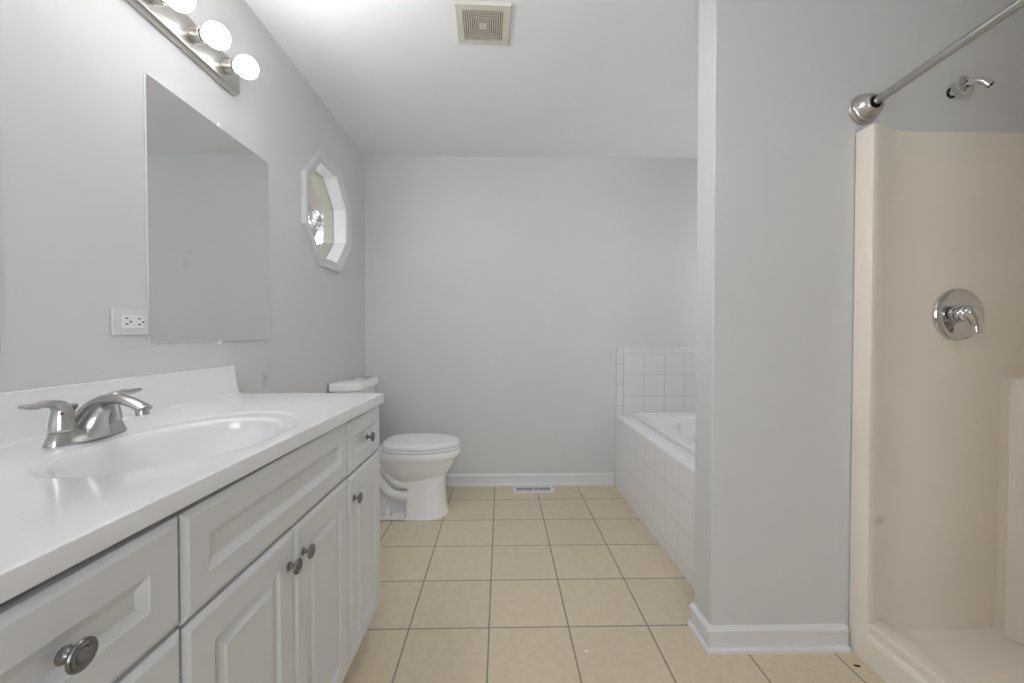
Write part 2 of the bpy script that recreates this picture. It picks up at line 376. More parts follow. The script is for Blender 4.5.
# ------------------------------------------------------------------ baseboards
def base_profile(t=0.016, h=0.089):
    return [(0, 0), (t + 0.008, 0), (t + 0.008, 0.012), (t + 0.003, 0.018), (t - 0.003, 0.019), (t - 0.003, 0.062), (t, 0.066), (t, 0.078), (t - 0.006, 0.084), (t - 0.010, h), (0, h)]
def baseboard(name, path, normals):
    """path: xy points, normals: outward offset direction per point (mitred)"""
    bm = bmesh.new(); rings = []
    for (x, y), (nx, ny) in zip(path, normals): rings.append([(x + nx * d, y + ny * d, z) for d, z in base_profile()])
    loft(bm, rings); return tag(finish(name, bm, M['trim']), kind='structure')
baseboard('baseboard_back', [(XW, YF), (0.852, YF)], [(0, -1), (0, -1)])
baseboard('baseboard_left', [(XW, 1.56), (XW, YF)], [(1, 0), (1, -1)])
baseboard('baseboard_partition', [(PX, PY1), (PX, PY0), (1.247, PY0)], [(-1, 0), (-1, -1), (0, -1)])

# ------------------------------------------------------------------ vanity cabinet
XF = -0.454       # door faces
XFR = -0.475      # face frame
van = thing('vanity_cabinet', 'pale grey bathroom vanity cabinet with raised-panel doors and pewter knobs', 'cabinet', (-0.73, 0.91, 0))
bm = bmesh.new()
VY0, VY1 = 0.272, 1.545
for d in ((XW + .002, XFR, VY0, VY0 + .018, 0.113, 0.872), (XW + .002, XFR, VY1 - .018, VY1, 0.113, 0.872), (XW + .002, -0.56, VY1 - .018, VY1, 0.0, 0.113), (XW + .002, XFR, VY0 + .018, VY1 - .018, 0.113, 0.131),
          (XW + .002, -0.54, VY0, VY0 + .018, 0.0, 0.113), (XFR - .019, XFR, VY0 + .018, VY1 - .018, 0.131, 0.160), (XFR - .019, XFR, VY0 + .018, VY1 - .018, 0.690, 0.730),
          (XFR - .019, XFR, VY0 + .018, VY1 - .018, 0.855, 0.872), (XFR - .019, XFR, 0.565, 0.610, 0.160, 0.690), (XFR - .019, XFR, 1.203, 1.245, 0.160, 0.690),
          (XFR - .019, XFR, 0.885, 0.925, 0.160, 0.690), (XFR - .019, XFR, 0.565, 0.610, 0.730, 0.855), (XFR - .019, XFR, 1.203, 1.245, 0.730, 0.855)):
    box(bm, *d)
finish('body', bm, M['cab'], van)
newbox('toe_kick', (-0.555, -0.54, VY0 + .018, VY1 - .018, 0.0, 0.113), M['cab'], van)
def panel(name, y0, y1, z0, z1, fr, parent):
    bm = bmesh.new(); t = XF
    st = [(0, XFR + .0008), (0, t - 0.006), (0.003, t - 0.0035), (0.011, t), (fr, t), (fr + .003, t - .0075), (fr + .009, t - .009), (fr + .026, t - .0025), (fr + .029, t - .0005)]
    if name != 'door': st = st[:5] + [(fr + .0015, t - .0015), (fr + .0145, t - .0080), (fr + .0160, t - .0080)]
    rings = []
    for s, x in st:
        rings.append([(x, y0 + s, z0 + s), (x, y1 - s, z0 + s), (x, y1 - s, z1 - s), (x, y0 + s, z1 - s)])
    loft(bm, rings)
    return finish(name, bm, M['cab'], parent, smooth=18)
def knob(y, z, parent, x=XF, label=None):
    bm = bmesh.new()
    lathe(bm, (x, y, z), (1, 0, 0), [(0, 0.009), (0.002, 0.0095), (0.004, 0.0075), (0.0065, 0.0045), (0.012, 0.004), (0.0155, 0.0075), (0.017, 0.0145), (0.019, 0.0165), (0.021, 0.0163), (0.0225, 0.0148), (0.0215, 0.0130), (0.0228, 0.0115), (0.0238, 0.0105), (0.0225, 0.0092), (0.0222, 0.0082), (0.0245, 0.0065), (0.0262, 0.0035), (0.0268, 0.0)], 36)
    o = finish('knob', bm, M['pewter'], None, smooth=55)
    # stay in world coordinates below a part that sits at the world origin offset
    o.parent = parent; o.matrix_parent_inverse = Matrix.Identity(4)
    return o
G = 0.0025
d1 = panel('drawer', 0.285, 0.5942, 0.716, 0.8735, 0.053, van); knob(0.4345, 0.797, d1)
d2 = panel('drawer', 0.285, 0.5942, 0.418, 0.709, 0.048, van); knob(0.432, 0.565, d2)
d3 = panel('drawer', 0.285, 0.5942, 0.124, 0.412, 0.048, van); knob(0.432, 0.268, d3)
panel('false_front', 0.598, 1.2245, 0.711, 0.8735, 0.050, van)
dl = panel('door', 0.598, 0.9095, 0.124, 0.7045, 0.060, van); knob(0.884, 0.634, dl)
dr = panel('door', 0.9125, 1.2245, 0.124, 0.7045, 0.060, van); knob(0.946, 0.634, dr)
d4 = panel('drawer', 1.2315, 1.541, 0.709, 0.8700, 0.050, van); knob(1.391, 0.788, d4)
d5 = panel('door', 1.2315, 1.541, 0.124, 0.7025, 0.060, van); knob(1.267, 0.629, d5)

# ------------------------------------------------------------------ vanity top with integral basin
ZT = 0.9145; CY0, CY1 = 0.262, 1.553; CXB, CXF = XW + 0.001, -0.443
top = thing('sink_countertop', 'glossy white cultured-marble vanity top with moulded oval sink', 'countertop', (-0.73, 0.91, 0.876))
BC = (-0.672, 0.915)
N = 160
def rect_pt(th, ins, x0=CXB, x1=CXF, y0=CY0, y1=CY1):
    x0 += ins; x1 -= ins; y0 += ins; y1 -= ins
    dx, dy = math.cos(th), math.sin(th)
    tx = ((x1 - BC[0]) / dx) if dx > 1e-9 else ((x0 - BC[0]) / dx if dx < -1e-9 else 1e9)
    ty = ((y1 - BC[1]) / dy) if dy > 1e-9 else ((y0 - BC[1]) / dy if dy < -1e-9 else 1e9)
    t = min(tx, ty); return (BC[0] + dx * t, BC[1] + dy * t)
ths = [2 * PI * i / N for i in range(N)]
for cx_, cy_ in ((CXF, CY1), (CXB, CY1), (CXB, CY0), (CXF, CY0)):
    a = math.atan2(cy_ - BC[1], cx_ - BC[0]) % (2 * PI); k = min(range(N), key=lambda i: abs((ths[i] - a + PI) % (2 * PI) - PI)); ths[k] = a
def ell(th, a, b, cx_=0.0):
    # direction th, ellipse semi axes a (x) b (y)
    r = 1 / math.sqrt((math.cos(th) / a) ** 2 + (math.sin(th) / b) ** 2)
    return (BC[0] + cx_ + r * math.cos(th), BC[1] + r * math.sin(th))
def rring(ins, z): return [(*rect_pt(t, ins), z) for t in ths]
def rlow(ins, z): return [(x, y, z + .009 * (1.55 - y) / 1.17) for x, y, _ in rring(ins, z)]
def ering(a, b, z, c=0.0, d=0.0): return [(x + c, y + d, z) for x, y in (ell(t, a, b) for t in ths)]
bm = bmesh.new()
rings = [rlow(0.030, 0.8775), rlow(0.0015, 0.8775), rlow(0.0, 0.879), rring(0.0, ZT - 0.002), rring(0.0006, ZT - 0.0006), rring(0.002, ZT), rring(0.012, ZT),
         ering(0.194, 0.280, ZT), ering(0.189, 0.274, ZT - 0.0010), ering(0.183, 0.267, ZT - 0.0032), ering(0.177, 0.260, ZT - 0.0040, .002, -.006), ering(0.170, 0.245, ZT - 0.0044, .006, -.018), ering(0.165, 0.236, ZT - 0.0056, .008, -.025)]
loft(bm, rings, cap0=False, cap1=False)
finish('slab', bm, M['marble'], top, smooth=30)
bm = bmesh.new()
prof = [(0.165, 0.236, -0.0056), (0.161, 0.231, -0.0078), (0.156, 0.225, -0.013), (0.150, 0.227, -0.022), (0.143, 0.216, -0.045), (0.131, 0.196, -0.075), (0.110, 0.165, -0.105), (0.080, 0.120, -0.127), (0.045, 0.065, -0.138), (0.022, 0.022, -0.141)]
loft(bm, [ering(a, b, ZT + z, .008, -.025) for a, b, z in prof], cap0=False, cap1=True)
finish('basin', bm, M['marble'], top, smooth=60)
bm = bmesh.new(); lathe(bm, (BC[0] + .008, BC[1] - .025, ZT - 0.141), (0, 0, 1), [(0.0, 0.022), (0.003, 0.0215), (0.004, 0.018), (0.001, 0.016), (0.001, 0.0)], 28, cap0=False)
finish('drain', bm, M['chrome'], top, smooth=True)
# backsplash with a small cove at its foot
bm = bmesh.new()
bp_ = [(CXB, ZT - 0.002), (CXB, 1.016), (CXB + .002, 1.0185), (CXB + .007, 1.0185), (CXB + .0100, 1.0165), (CXB + .0205, ZT + .016), (CXB + .026, ZT + .006), (CXB + .035, ZT + .0012), (CXB + .046, ZT + .0004), (CXB + .046, ZT - .002)]
loft(bm, [[(x, y, z) for x, z in bp_] for y in (CY0, CY1 - 0.002)])
finish('backsplash', bm, M['marble'], top, smooth=30, bevel=0.0)

# ------------------------------------------------------------------ faucet
FX, FY = -0.880, 0.8855
fau = thing('basin_faucet', 'brushed nickel two-handle faucet with arched spout beside the oval sink', 'faucet', (FX, FY, ZT))
bm = bmesh.new()
def sup(cx_, cy_, a, b, z, n=48, e=2.6):
    out = []
    for i in range(n):
        t = 2 * PI * i / n; c, s = math.cos(t), math.sin(t)
        out.append((cx_ + a * math.copysign(abs(c) ** (2 / e), c), cy_ + b * math.copysign(abs(s) ** (2 / e), s), z))
    return out
loft(bm, [sup(FX, FY, .0275, .080, ZT + .0006), sup(FX, FY, .0275, .080, ZT + .003), sup(FX, FY, .0225, .073, ZT + .024), sup(FX, FY, .020, .070, ZT + .0265)])
finish('base_plate', bm, M['nickel'], fau, smooth=40)
for s in (-1, 1):
    hy = FY + s * 0.051
    bm = bmesh.new()
    lathe(bm, (FX, hy, ZT + .0265), (0, 0, 1), [(0, .0192), (.0015, .0200), (.008, .0197), (.020, .0184), (.032, .0166), (.042, .0148), (.050, .0125), (.054, .0085), (.056, .0)], 28)
    h = finish('handle', bm, M['nickel'], fau, smooth=60)
    bm = bmesh.new()
    P = smooth_path([(FX, hy - s * .001, ZT + .054), (FX, hy + s * .000, ZT + .069), (FX + .001, hy + s * .010, ZT + .0805), (FX + .002, hy + s * .030, ZT + .0860), (FX + .003, hy + s * .050, ZT + .0850), (FX + .004, hy + s * .073, ZT + .0875)], 6)
    R = lerp_list([(.0165, .0165), (.0155, .0155), (.0140, .0130), (.0110, .0080), (.0100, .0066), (.0105, .0060), (.0060, .0032)], len(P))
    tube(bm, P, R, 16, side=(1, 0, 0))
    lev = finish('lever', bm, M['nickel'], None, smooth=60); lev.parent = h
    if s < 0:
        bm = bmesh.new(); bmesh.ops.create_uvsphere(bm, u_segments=12, v_segments=8, radius=.0028, matrix=Matrix.Translation((FX + .0115, hy - .0105, ZT + .064)))
        o = finish('hot_mark', bm, M['red'], None, smooth=True); o.parent = h; o['label'] = 'small red hot-water dot'
bm = bmesh.new()
P = smooth_path([(FX - .012, FY, ZT + .018), (FX - .006, FY, ZT + .042), (FX + .010, FY, ZT + .064), (FX + .036, FY, ZT + .080), (FX + .065, FY, ZT + .083), (FX + .093, FY, ZT + .076), (FX + .122, FY, ZT + .062)], 6)
R = lerp_list([(.030, .020), (.0235, .017), (.018, .0145), (.016, .0125), (.0155, .0105), (.016, .009), (.0165, .0075)], len(P))
tube(bm, P, R, 24, side=(0, 1, 0))
# fillet web below the arch
Pw = smooth_path([(FX + .006, FY, ZT + .006), (FX + .010, FY, ZT + .030), (FX + .020, FY, ZT + .050), (FX + .038, FY, ZT + .067)], 5)
tube(bm, Pw, lerp_list([(.042, .026), (.0255, .0285), (.0175, .022), (.012, .010)], len(Pw)), 24, side=(0, 1, 0))
sp = finish('spout', bm, M['nickel'], fau, smooth=60)
bm = bmesh.new(); lathe(bm, (FX + .114, FY, ZT + .062), (0.12, 0, -1), [(0, .0115), (.004, .0118), (.014, .0112), (.014, .009), (.010, .009), (.010, 0)], 24)
o = finish('aerator', bm, M['nickel'], None, smooth=40); o.parent = sp
bm = bmesh.new(); lathe(bm, (FX - .031, FY + .002, ZT + .0005), (0, 0, 1), [(0, .0024), (.058, .0024), (.061, .0045), (.066, .0070), (.071, .0070), (.0725, .005), (.073, 0)], 18)
finish('lift_rod', bm, M['nickel'], fau, smooth=40)

# ------------------------------------------------------------------ mirrors, outlet
def mirror(name, y0, y1, z0, z1, label):
    t = thing(name, label, 'mirror', (XW, (y0 + y1) / 2, z0))
    newbox('glass_pane', (XW + .001, XW + .0055, y0, y1, z0, z1), M['glassedge'], t)
    bm = bmesh.new(); x = XW + .0058
    loft(bm, [[(XW + .0056, y0 + .001, z0 + .001), (XW + .0056, y1 - .001, z0 + .001), (XW + .0056, y1 - .001, z1 - .001), (XW + .0056, y0 + .001, z1 - .001)],
              [(x + .0002, y0 + .002, z0 + .002), (x + .0002, y1 - .002, z0 + .002), (x + .0002, y1 - .002, z1 - .002), (x + .0002, y0 + .002, z1 - .002)]])
    finish('silvering', bm, M['mirror'], t)
    for yy, zz, s in ((y0 + (y1 - y0) * .5, z1, 1), (y0 + (y1 - y0) * .48, z0, -1)):
        bm = bmesh.new(); box(bm, XW + .001, XW + .010, yy - .006, yy + .006, zz + s * .0005, zz + s * .012); box(bm, XW + .0075, XW + .010, yy - .006, yy + .006, zz - s * .007, zz + s * .0005)
        finish('clip', bm, M['trim'], t)
    return t
mirror('wall_mirror', 1.187, 1.798, 1.110, 1.8755, 'frameless rectangular mirror on the left wall beside the outlet')
mirror('wall_mirror', 0.25, 0.841, 1.095, 1.8755, 'mirror showing only as a dark sliver at the photo left edge')

out = thing('wall_outlet', 'white horizontal outlet plate on the wall left of the mirror', 'outlet', (XW, 1.135, 1.134))
newbox('cover_plate', (XW + .0005, XW + .0065, 1.0765, 1.1862, 1.1335, 1.2065), M['casing'], out, bevel=.0025)
o = newbox('receptacle', (XW + .0062, XW + .0095, 1.101, 1.168, 1.152, 1.188), M['plastic'], out, bevel=.001)
bm = bmesh.new(); x0, x1 = XW + .0092, XW + .0100
for c in (1.112, 1.150):
    box(bm, x0, x1, c - .003, c + .006, 1.177, 1.180); box(bm, x0, x1, c - .003, c + .006, 1.161, 1.1645); lathe(bm, (x0, c + .013, 1.1695), (1, 0, 0), [(0, .0028), (.0008, .0028)], 12)
p = finish('slots', bm, M['rubber'], None); p.parent = o
p.location = (0, 0, 0)
bm = bmesh.new(); box(bm, XW + .0092, XW + .0108, 1.129, 1.133, 1.160, 1.180); box(bm, XW + .0092, XW + .0108, 1.136, 1.140, 1.160, 1.180)
p = finish('test_button', bm, M['plastic'], None); p.parent = o

# ------------------------------------------------------------------ vanity light bar
BY1 = 1.576; BY0 = BY1 - 0.914; BZ = 2.0885
bar = thing('vanity_light_bar', 'brushed nickel strip light bar with globe sockets high on the left wall', 'light fixture', (XW, (BY0 + BY1) / 2, BZ))
bm = bmesh.new()
pr_ = [(0.0005, -.056), (.006, -.056), (.020, -.052), (.026, -.0475), (.026, .0475), (.020, .052), (.006, .056), (.0005, .056)]
loft(bm, [[(XW + x, y, BZ + z) for x, z in pr_] for y in (BY0, BY1)])
finish('back_plate', bm, M['plate'], bar, bevel=.0015)
BYS = [1.494 - 0.1535 * k for k in range(6)]
for y in BYS:
    bm = bmesh.new(); lathe(bm, (XW + .026, y, BZ), (1, 0, 0), [(0, .0225), (.002, .0235), (.029, .0235), (.031, .0225), (.031, .018), (.006, .017), (.006, 0)], 32)
    finish('socket', bm, M['plate'], bar, smooth=40)
GB = 'globe bulbs on the light bar'
bul = thing('globe_bulb', 'lit white globe bulb nearest the window end of the light bar', 'light bulb', (XW + .04, BYS[0], BZ), GB)
bm = bmesh.new(); r = .0375; cxb = .101; n0 = 22
prf = [(.036, .0125), (.052, .0125), (.060, .0165)]
a0 = math.pi - math.asin(.022 / r)
for i in range(n0 + 1):
    a = a0 * (1 - i / n0); prf.append((cxb + r * math.cos(a), r * math.sin(a)))
lathe(bm, (XW, BYS[0], BZ), (1, 0, 0), prf[2:], 36)
finish('globe', bm, M['bulb'], bul, smooth=True)
bm = bmesh.new(); lathe(bm, (XW, BYS[0], BZ), (1, 0, 0), [(.0325, .0125), (.052, .0125), (.062, .018)], 28, cap1=False)
finish('screw_base', bm, M['chrome'], bul, smooth=True)
labs = ['lit white globe bulb second from the window end of the light bar', 'lit white globe bulb cut by the photo top edge, third from the window end',
        'fourth globe bulb from the window end', 'fifth globe bulb from the window end', 'globe bulb farthest from the window end']
for k in range(1, 6): dup(bul, (0, BYS[k] - BYS[0], 0), labs[k - 1], GB)

# ceiling lamp added as fill light above the camera (out of view)
cl = thing('ceiling_fill_lamp', 'added unseen round fill lamp with a white glass dome', 'ceiling lamp', (-0.10, 1.15, ZC))
bm = bmesh.new(); lathe(bm, (-0.10, 1.15, ZC), (0, 0, -1), [(.0005, .20), (.02, .20), (.025, .19), (.025, 0)], 40); finish('pan', bm, M['nickel'], cl, smooth=30)
bm = bmesh.new(); lathe(bm, (-0.10, 1.15, ZC), (0, 0, -1), [(.025, .18), (.045, .175), (.065, .15), (.08, .11), (.088, .06), (.09, 0)], 40); finish('dome', bm, M['dome'], cl, smooth=True)

# ------------------------------------------------------------------ exhaust vent
vent = thing('exhaust_fan_grille', 'square yellowed exhaust fan cover with concentric dusty louvres on the ceiling', 'vent', (-0.075, 1.752, ZC - .02))
vc = (-0.0755, 1.7610); hs = .1150; ang = math.radians(1.8)
def rsq(h, z):
    o_ = []
    for a, b in ((-1, -1), (1, -1), (1, 1), (-1, 1)):
        x, y = a * h, b * h; o_.append((vc[0] + x * math.cos(ang) - y * math.sin(ang), vc[1] + x * math.sin(ang) + y * math.cos(ang), z))
    return o_
ZV = ZC - .009
bm = bmesh.new(); rr = [rsq(hs, ZC - .0008), rsq(hs, ZV + .004), rsq(hs - .003, ZV), rsq(.083, ZV), rsq(.083, ZV + .006)]
loft(bm, rr, False, False); finish('cover', bm, M['ventp'], vent)
bm = bmesh.new()
for k in range(7):
    h = .0805 - k * .0092
    vs = [rsq(h - .0008, ZV + .0005), rsq(h - .0066, ZV + .0005), rsq(h - .0060, ZV + .0018), rsq(h - .0014, ZV + .0018)]
    R_ = [[bm.verts.new(p) for p in r] for r in vs]
    for i in range(4):
        A, B = R_[i], R_[(i + 1) % 4]
        for j in range(4): bm.faces.new((A[j], A[(j + 1) % 4], B[(j + 1) % 4], B[j]))
finish('louvres', bm, M['louv'], vent)
bm = bmesh.new(); loft(bm, [rsq(.0165, ZV + .001), rsq(.0165, ZV - .0006)]); finish('centre_boss', bm, M['ventp'], vent)
bm = bmesh.new(); loft(bm, [rsq(.0825, ZV + .0045), rsq(.0825, ZV + .0060)]); finish('backing', bm, M['ventd'], vent)

# ------------------------------------------------------------------ floor register
reg = thing('floor_register', 'small white slotted floor register against the far baseboard', 'floor vent', (.237, 2.968, 0))
rx0, rx1, ry0, ry1 = .092, .382, 2.902, 3.030
bm = bmesh.new()
def fr(bm, x0, x1, y0, y1, z0, z1): box(bm, x0, x1, y0, y1, z0, z1)
ix = [(rx0 + .022, .231), (.243, rx1 - .022)]; iy = (ry0 + .040, ry1 - .026)
fr(bm, rx0, rx1, ry0, iy[0], .0003, .005); fr(bm, rx0, rx1, iy[1], ry1, .0003, .005)
fr(bm, rx0, ix[0][0], iy[0], iy[1], .0003, .005); fr(bm, ix[0][1], ix[1][0], iy[0], iy[1], .0003, .005); fr(bm, ix[1][1], rx1, iy[0], iy[1], .0003, .005)
finish('frame', bm, M['trim'], reg)
bm = bmesh.new()
for a, b in ix:
    n = 12
    for k in range(1, n):
        x = a + (b - a) * k / n; fr(bm, x - .0012, x + .0012, iy[0], iy[1], .0014, .0042)
    fr(bm, a, b, (iy[0] + iy[1]) / 2 - .002, (iy[0] + iy[1]) / 2 + .002, .0014, .0038)
finish('grille', bm, M['trim'], reg)
newbox('damper', (ix[0][0], ix[1][1], iy[0], iy[1], .0003, .0012), M['rubber'], reg)

# ------------------------------------------------------------------ toilet
TY = 2.622
toi = thing('toilet', 'white two-piece toilet with closed lid behind the vanity', 'toilet', (-0.62, TY, 0))
def egg(xb, xf, b, z, n=56, e=2.2, pinch=0.0):
    """egg ring: from x=xb (back) to xf (front), half width b"""
    cx_ = xb + (xf - xb) * 0.42; out = []
    for i in range(n):
        t = 2 * PI * i / n; c, s = math.cos(t), math.sin(t)
        a = (xf - cx_) if c > 0 else (cx_ - xb)
        ee = e if c > 0 else e + pinch
        out.append((cx_ + a * math.copysign(abs(c) ** (2 / ee), c), TY + b * math.copysign(abs(s) ** (2 / ee), s), z))
    return out
bm = bmesh.new()
R = [(-.545, -.385, .060, .170), (-.60, -.375, .078, .195), (-.66, -.368, .102, .222), (-.705, -.344, .128, .255), (-.735, -.320, .149, .290), (-.755, -.296, .166, .330), (-.765, -.276, .176, .363),
     (-.768, -.262, .1825, .372), (-.770, -.258, .185, .382), (-.770, -.256, .186, .408), (-.768, -.259, .184, .414), (-.765, -.263, .180, .416)]
loft(bm, [egg(a, b, c, z, pinch=.8) for a, b, c, z in R])
finish('bowl', bm, M['porcelain'], toi, smooth=35)
def ped(xb, xf, b, z, n=48):
    pts = []
    r = min(b, (xf - xb) * .62)
    for i in range(n // 2 + 1):      # front half round
        t = -PI / 2 + PI * i / (n // 2); c, s = math.cos(t), math.sin(t)
        pts.append((xf - r + r * abs(c) ** .8, TY + b * s, z))
    k = n // 2 - 1
    pts.append((xb + .006, TY + b, z))
    for i in range(k - 2): pts.append((xb, TY + (b - .006) * (1 - 2 * i / (k - 3)), z))
    pts.append((xb + .006, TY - b, z))
    return pts
bm = bmesh.new()
loft(bm, [ped(a, b, c, z) for a, b, c, z in ((-.585, -.335, .137, .0), (-.585, -.335, .137, .006), (-.585, -.340, .132, .016), (-.584, -.346, .126, .05), (-.582, -.352, .118, .10), (-.580, -.357, .112, .16), (-.580, -.358, .110, .21), (-.585, -.352, .112, .25))])
finish('pedestal', bm, M['porcelain'], toi, smooth=40)
# foot, rear web and trapway
bm = bmesh.new()
box(bm, -.835, -.580, TY - .137, TY + .137, 0, .018)
finish('foot', bm, M['porcelain'], toi, bevel=.006)
bm = bmesh.new(); loft(bm, [sup(-.70, TY, .145, .062, .0175, e=4), sup(-.70, TY, .145, .062, .12, e=4), sup(-.71, TY, .14, .068, .26, e=4), sup(-.70, TY, .12, .09, .35, e=4), sup(-.69, TY, .10, .10, .372, e=4)])
finish('rear_web', bm, M['porcelain'], toi, smooth=50)
for s in (-1, 1):
    bm = bmesh.new()
    yy = TY + s * .078
    P = smooth_path([(-.79, yy, .36), (-.735, yy, .315), (-.695, yy, .263), (-.655, yy, .222), (-.61, yy + s * .006, .205), (-.56, yy + s * .006, .203)], 6); tube(bm, P, .027, 18)
    P = smooth_path([(-.82, yy, .30), (-.765, yy, .245), (-.725, yy, .190), (-.685, yy, .152), (-.63, yy + s * .006, .138), (-.56, yy + s * .006, .137)], 6); tube(bm, P, .030, 18)
    finish('trapway', bm, M['porcelain'], toi, smooth=60)
    bm = bmesh.new(); box(bm, -.655, -.586, TY + s * .115 - .022, TY + s * .115 + .022, .017, .040); finish('foot_pad', bm, M['porcelain'], toi, bevel=.004)
    bm = bmesh.new(); lathe(bm, (-.700, TY + s * .108, .0175), (0, 0, 1), [(0, .026), (.008, .026), (.012, .023), (.014, .0200), (.036, .0185), (.046, .014), (.050, 0)], 24); finish('bolt_cap', bm, M['porcelain'], toi, smooth=45)
# seat and lid
bm = bmesh.new()
loft(bm, [egg(a, b, c, z, e=2.15, pinch=.6) for a, b, c, z in ((-.745, -.262, .180, .4205), (-.748, -.258, .184, .4235), (-.748, -.258, .184, .433), (-.745, -.262, .180, .4365))])
finish('seat', bm, M['plastic'], toi, smooth=35)
bm = bmesh.new()
loft(bm, [egg(a, b, c, z, e=2.15, pinch=.6) for a, b, c, z in ((-.740, -.268, .176, .4385), (-.744, -.263, .181, .441), (-.744, -.263, .181, .454), (-.740, -.268, .176, .4600), (-.725, -.285, .160, .4645), (-.70, -.31, .135, .4660))])
finish('lid', bm, M['plastic'], toi, smooth=35)
for s in (-1, 1):
    bm = bmesh.new(); lathe(bm, (-.748, TY + s * .075 - .02, .437), (0, 1, 0), [(0, .010), (.002, .012), (.038, .012), (.04, .010)], 18); box(bm, -.762, -.734, TY + s * .075 - .014, TY + s * .075 + .014, .416, .436); finish('hinge', bm, M['plastic'], toi, smooth=40)
# tank
def rrect(x0, x1, y0, y1, r0, r1, z, n=8):
    pts = []
    for cx_, cy_, r, a in ((x1 - r1, y1 - r1, r1, 0), (x0 + r0, y1 - r0, r0, PI / 2), (x0 + r0, y0 + r0, r0, PI), (x1 - r1, y0 + r1, r1, 1.5 * PI)):
        for i in range(n + 1): t = a + PI / 2 * i / n; pts.append((cx_ + r * math.cos(t), cy_ + r * math.sin(t), z))
    return pts
bm = bmesh.new()
loft(bm, [rrect(-.985, -.865, 2.42, 2.785, .02, .05, .410), rrect(-.99, -.855, 2.41, 2.795, .02, .055, .43), rrect(-.992, -.845, 2.392, 2.808, .02, .06, .79), rrect(-.992, -.845, 2.392, 2.808, .02, .07, .7995)])
finish('tank', bm, M['porcelain'], toi, smooth=35)
bm = bmesh.new()
loft(bm, [rrect(-.996, -.830, 2.384, 2.822, .02, .085, .8000), rrect(-1.0, -.822, 2.376, 2.830, .015, .09, .806), rrect(-1.0, -.822, 2.376, 2.830, .015, .09, .841), rrect(-.997, -.826, 2.380, 2.826, .015, .088, .848), rrect(-.990, -.836, 2.390, 2.816, .012, .080, .8515)])
tl = finish('tank_lid', bm, M['porcelain'], toi, smooth=35)
bm = bmesh.new(); lathe(bm, (-.915, 2.625, .8515), (0, 0, 1), [(0, .026), (.003, .026), (.0045, .024), (.003, .021), (.0045, .019), (.005, 0)], 28); o = finish('flush_button', bm, M['nickel'], None, smooth=30); o.parent = tl
bm = bmesh.new(); box(bm, -.845, -.74, TY - .10, TY + .10, .372, .412); finish('tank_shelf', bm, M['porcelain'], toi, bevel=.012)

# ------------------------------------------------------------------ bathtub with tiled apron, splash tile
XA = 0.866; TZ = 0.527
apron = thing('tub_apron', 'white square-tiled apron and ledge boxing in the bathtub', 'tub surround', (XA, 2.3, 0))
newbox('front_tiles', (XA - .008, XA, PY1 + .001, YF - .0005, 0.0005, TZ - .006), M['tile_yz'], apron)
bm = bmesh.new(); loft(bm, [[(XA - .008, y, TZ - .006), (XA - .0065, y, TZ - .002), (XA - .002, y, TZ + .0005), (XA + .125, y, TZ + .0005), (XA + .125, y, TZ - .006)] for y in (PY1 + .001, YF - .0005)])
finish('ledge_tiles', bm, M['tile_xy'], apron, smooth=30)
bm = bmesh.new(); box(bm, XA, XA + .03, PY1 + .001, YF - .0005, 0.0005, TZ - .0065); finish('framing', bm, M['trim'], apron)
tub = thing('bathtub', 'white drop-in bathtub with an oval basin behind the partition', 'bathtub', (1.5, 2.3, 0))
TX0, TX1, TY0, TY1 = XA + .105, XR - .004, PY1 + .004, YF - .012
BT = (1.53, (TY0 + TY1) / 2)
ths2 = [2 * PI * i / 128 for i in range(128)]
def trect(ins, z, rad=None):
    out_ = []
    x0, x1, y0_, y1_ = TX0 + ins, TX1 - ins, TY0 + ins, TY1 - ins
    for th in ths2:
        dx, dy = math.cos(th), math.sin(th)
        t = min(((x1 if dx > 0 else x0) - BT[0]) / dx if abs(dx) > 1e-9 else 1e9, ((y1_ if dy > 0 else y0_) - BT[1]) / dy if abs(dy) > 1e-9 else 1e9)
        out_.append((BT[0] + dx * t, BT[1] + dy * t, z))
    return out_
for cx_, cy_ in ((TX1, TY1), (TX0, TY1), (TX0, TY0), (TX1, TY0)):
    a = math.atan2(cy_ - BT[1], cx_ - BT[0]) % (2 * PI); k = min(range(128), key=lambda i: abs((ths2[i] - a + PI) % (2 * PI) - PI)); ths2[k] = a
def tell(a, b, z, e=2.2):
    o_ = []
    for th in ths2:
        c, s = math.cos(th), math.sin(th); r_ = (abs(c / a) ** e + abs(s / b) ** e) ** (-1 / e); o_.append((BT[0] + r_ * c, BT[1] + r_ * s, z))
    return o_
bm = bmesh.new()
loft(bm, [trect(0, TZ + .001), trect(0, TZ + .014), trect(.003, TZ + .020), trect(.010, TZ + .024), trect(.022, TZ + .025), trect(.032, TZ + .021), trect(.042, TZ + .020),
          tell(.455, .610, TZ + .020), tell(.443, .598, TZ + .014), tell(.432, .585, TZ - .01), tell(.40, .555, TZ - .12), tell(.37, .52, TZ - .26), tell(.33, .47, TZ - .36), tell(.25, .39, TZ - .395), tell(.05, .1, TZ - .40)], cap0=False)
finish('shell', bm, M['acrylic'], tub, smooth=35)
bm = bmesh.new(); lathe(bm, (BT[0], BT[1] - .40, TZ - .392), (0, 0, 1), [(0, .025), (.003, .024), (.001, .018), (.001, 0)], 24); finish('drain', bm, M['chrome'], tub, smooth=30)

spl = thing('tile_splash', 'half-height white square-tile splash on the far wall above the bathtub', 'wall tile', (1.4, YF, TZ))
newbox('tile_field', (0.921, XR - .001, YF - .009, YF - .0005, TZ + .001, 0.988), M['tile_xz'], spl)
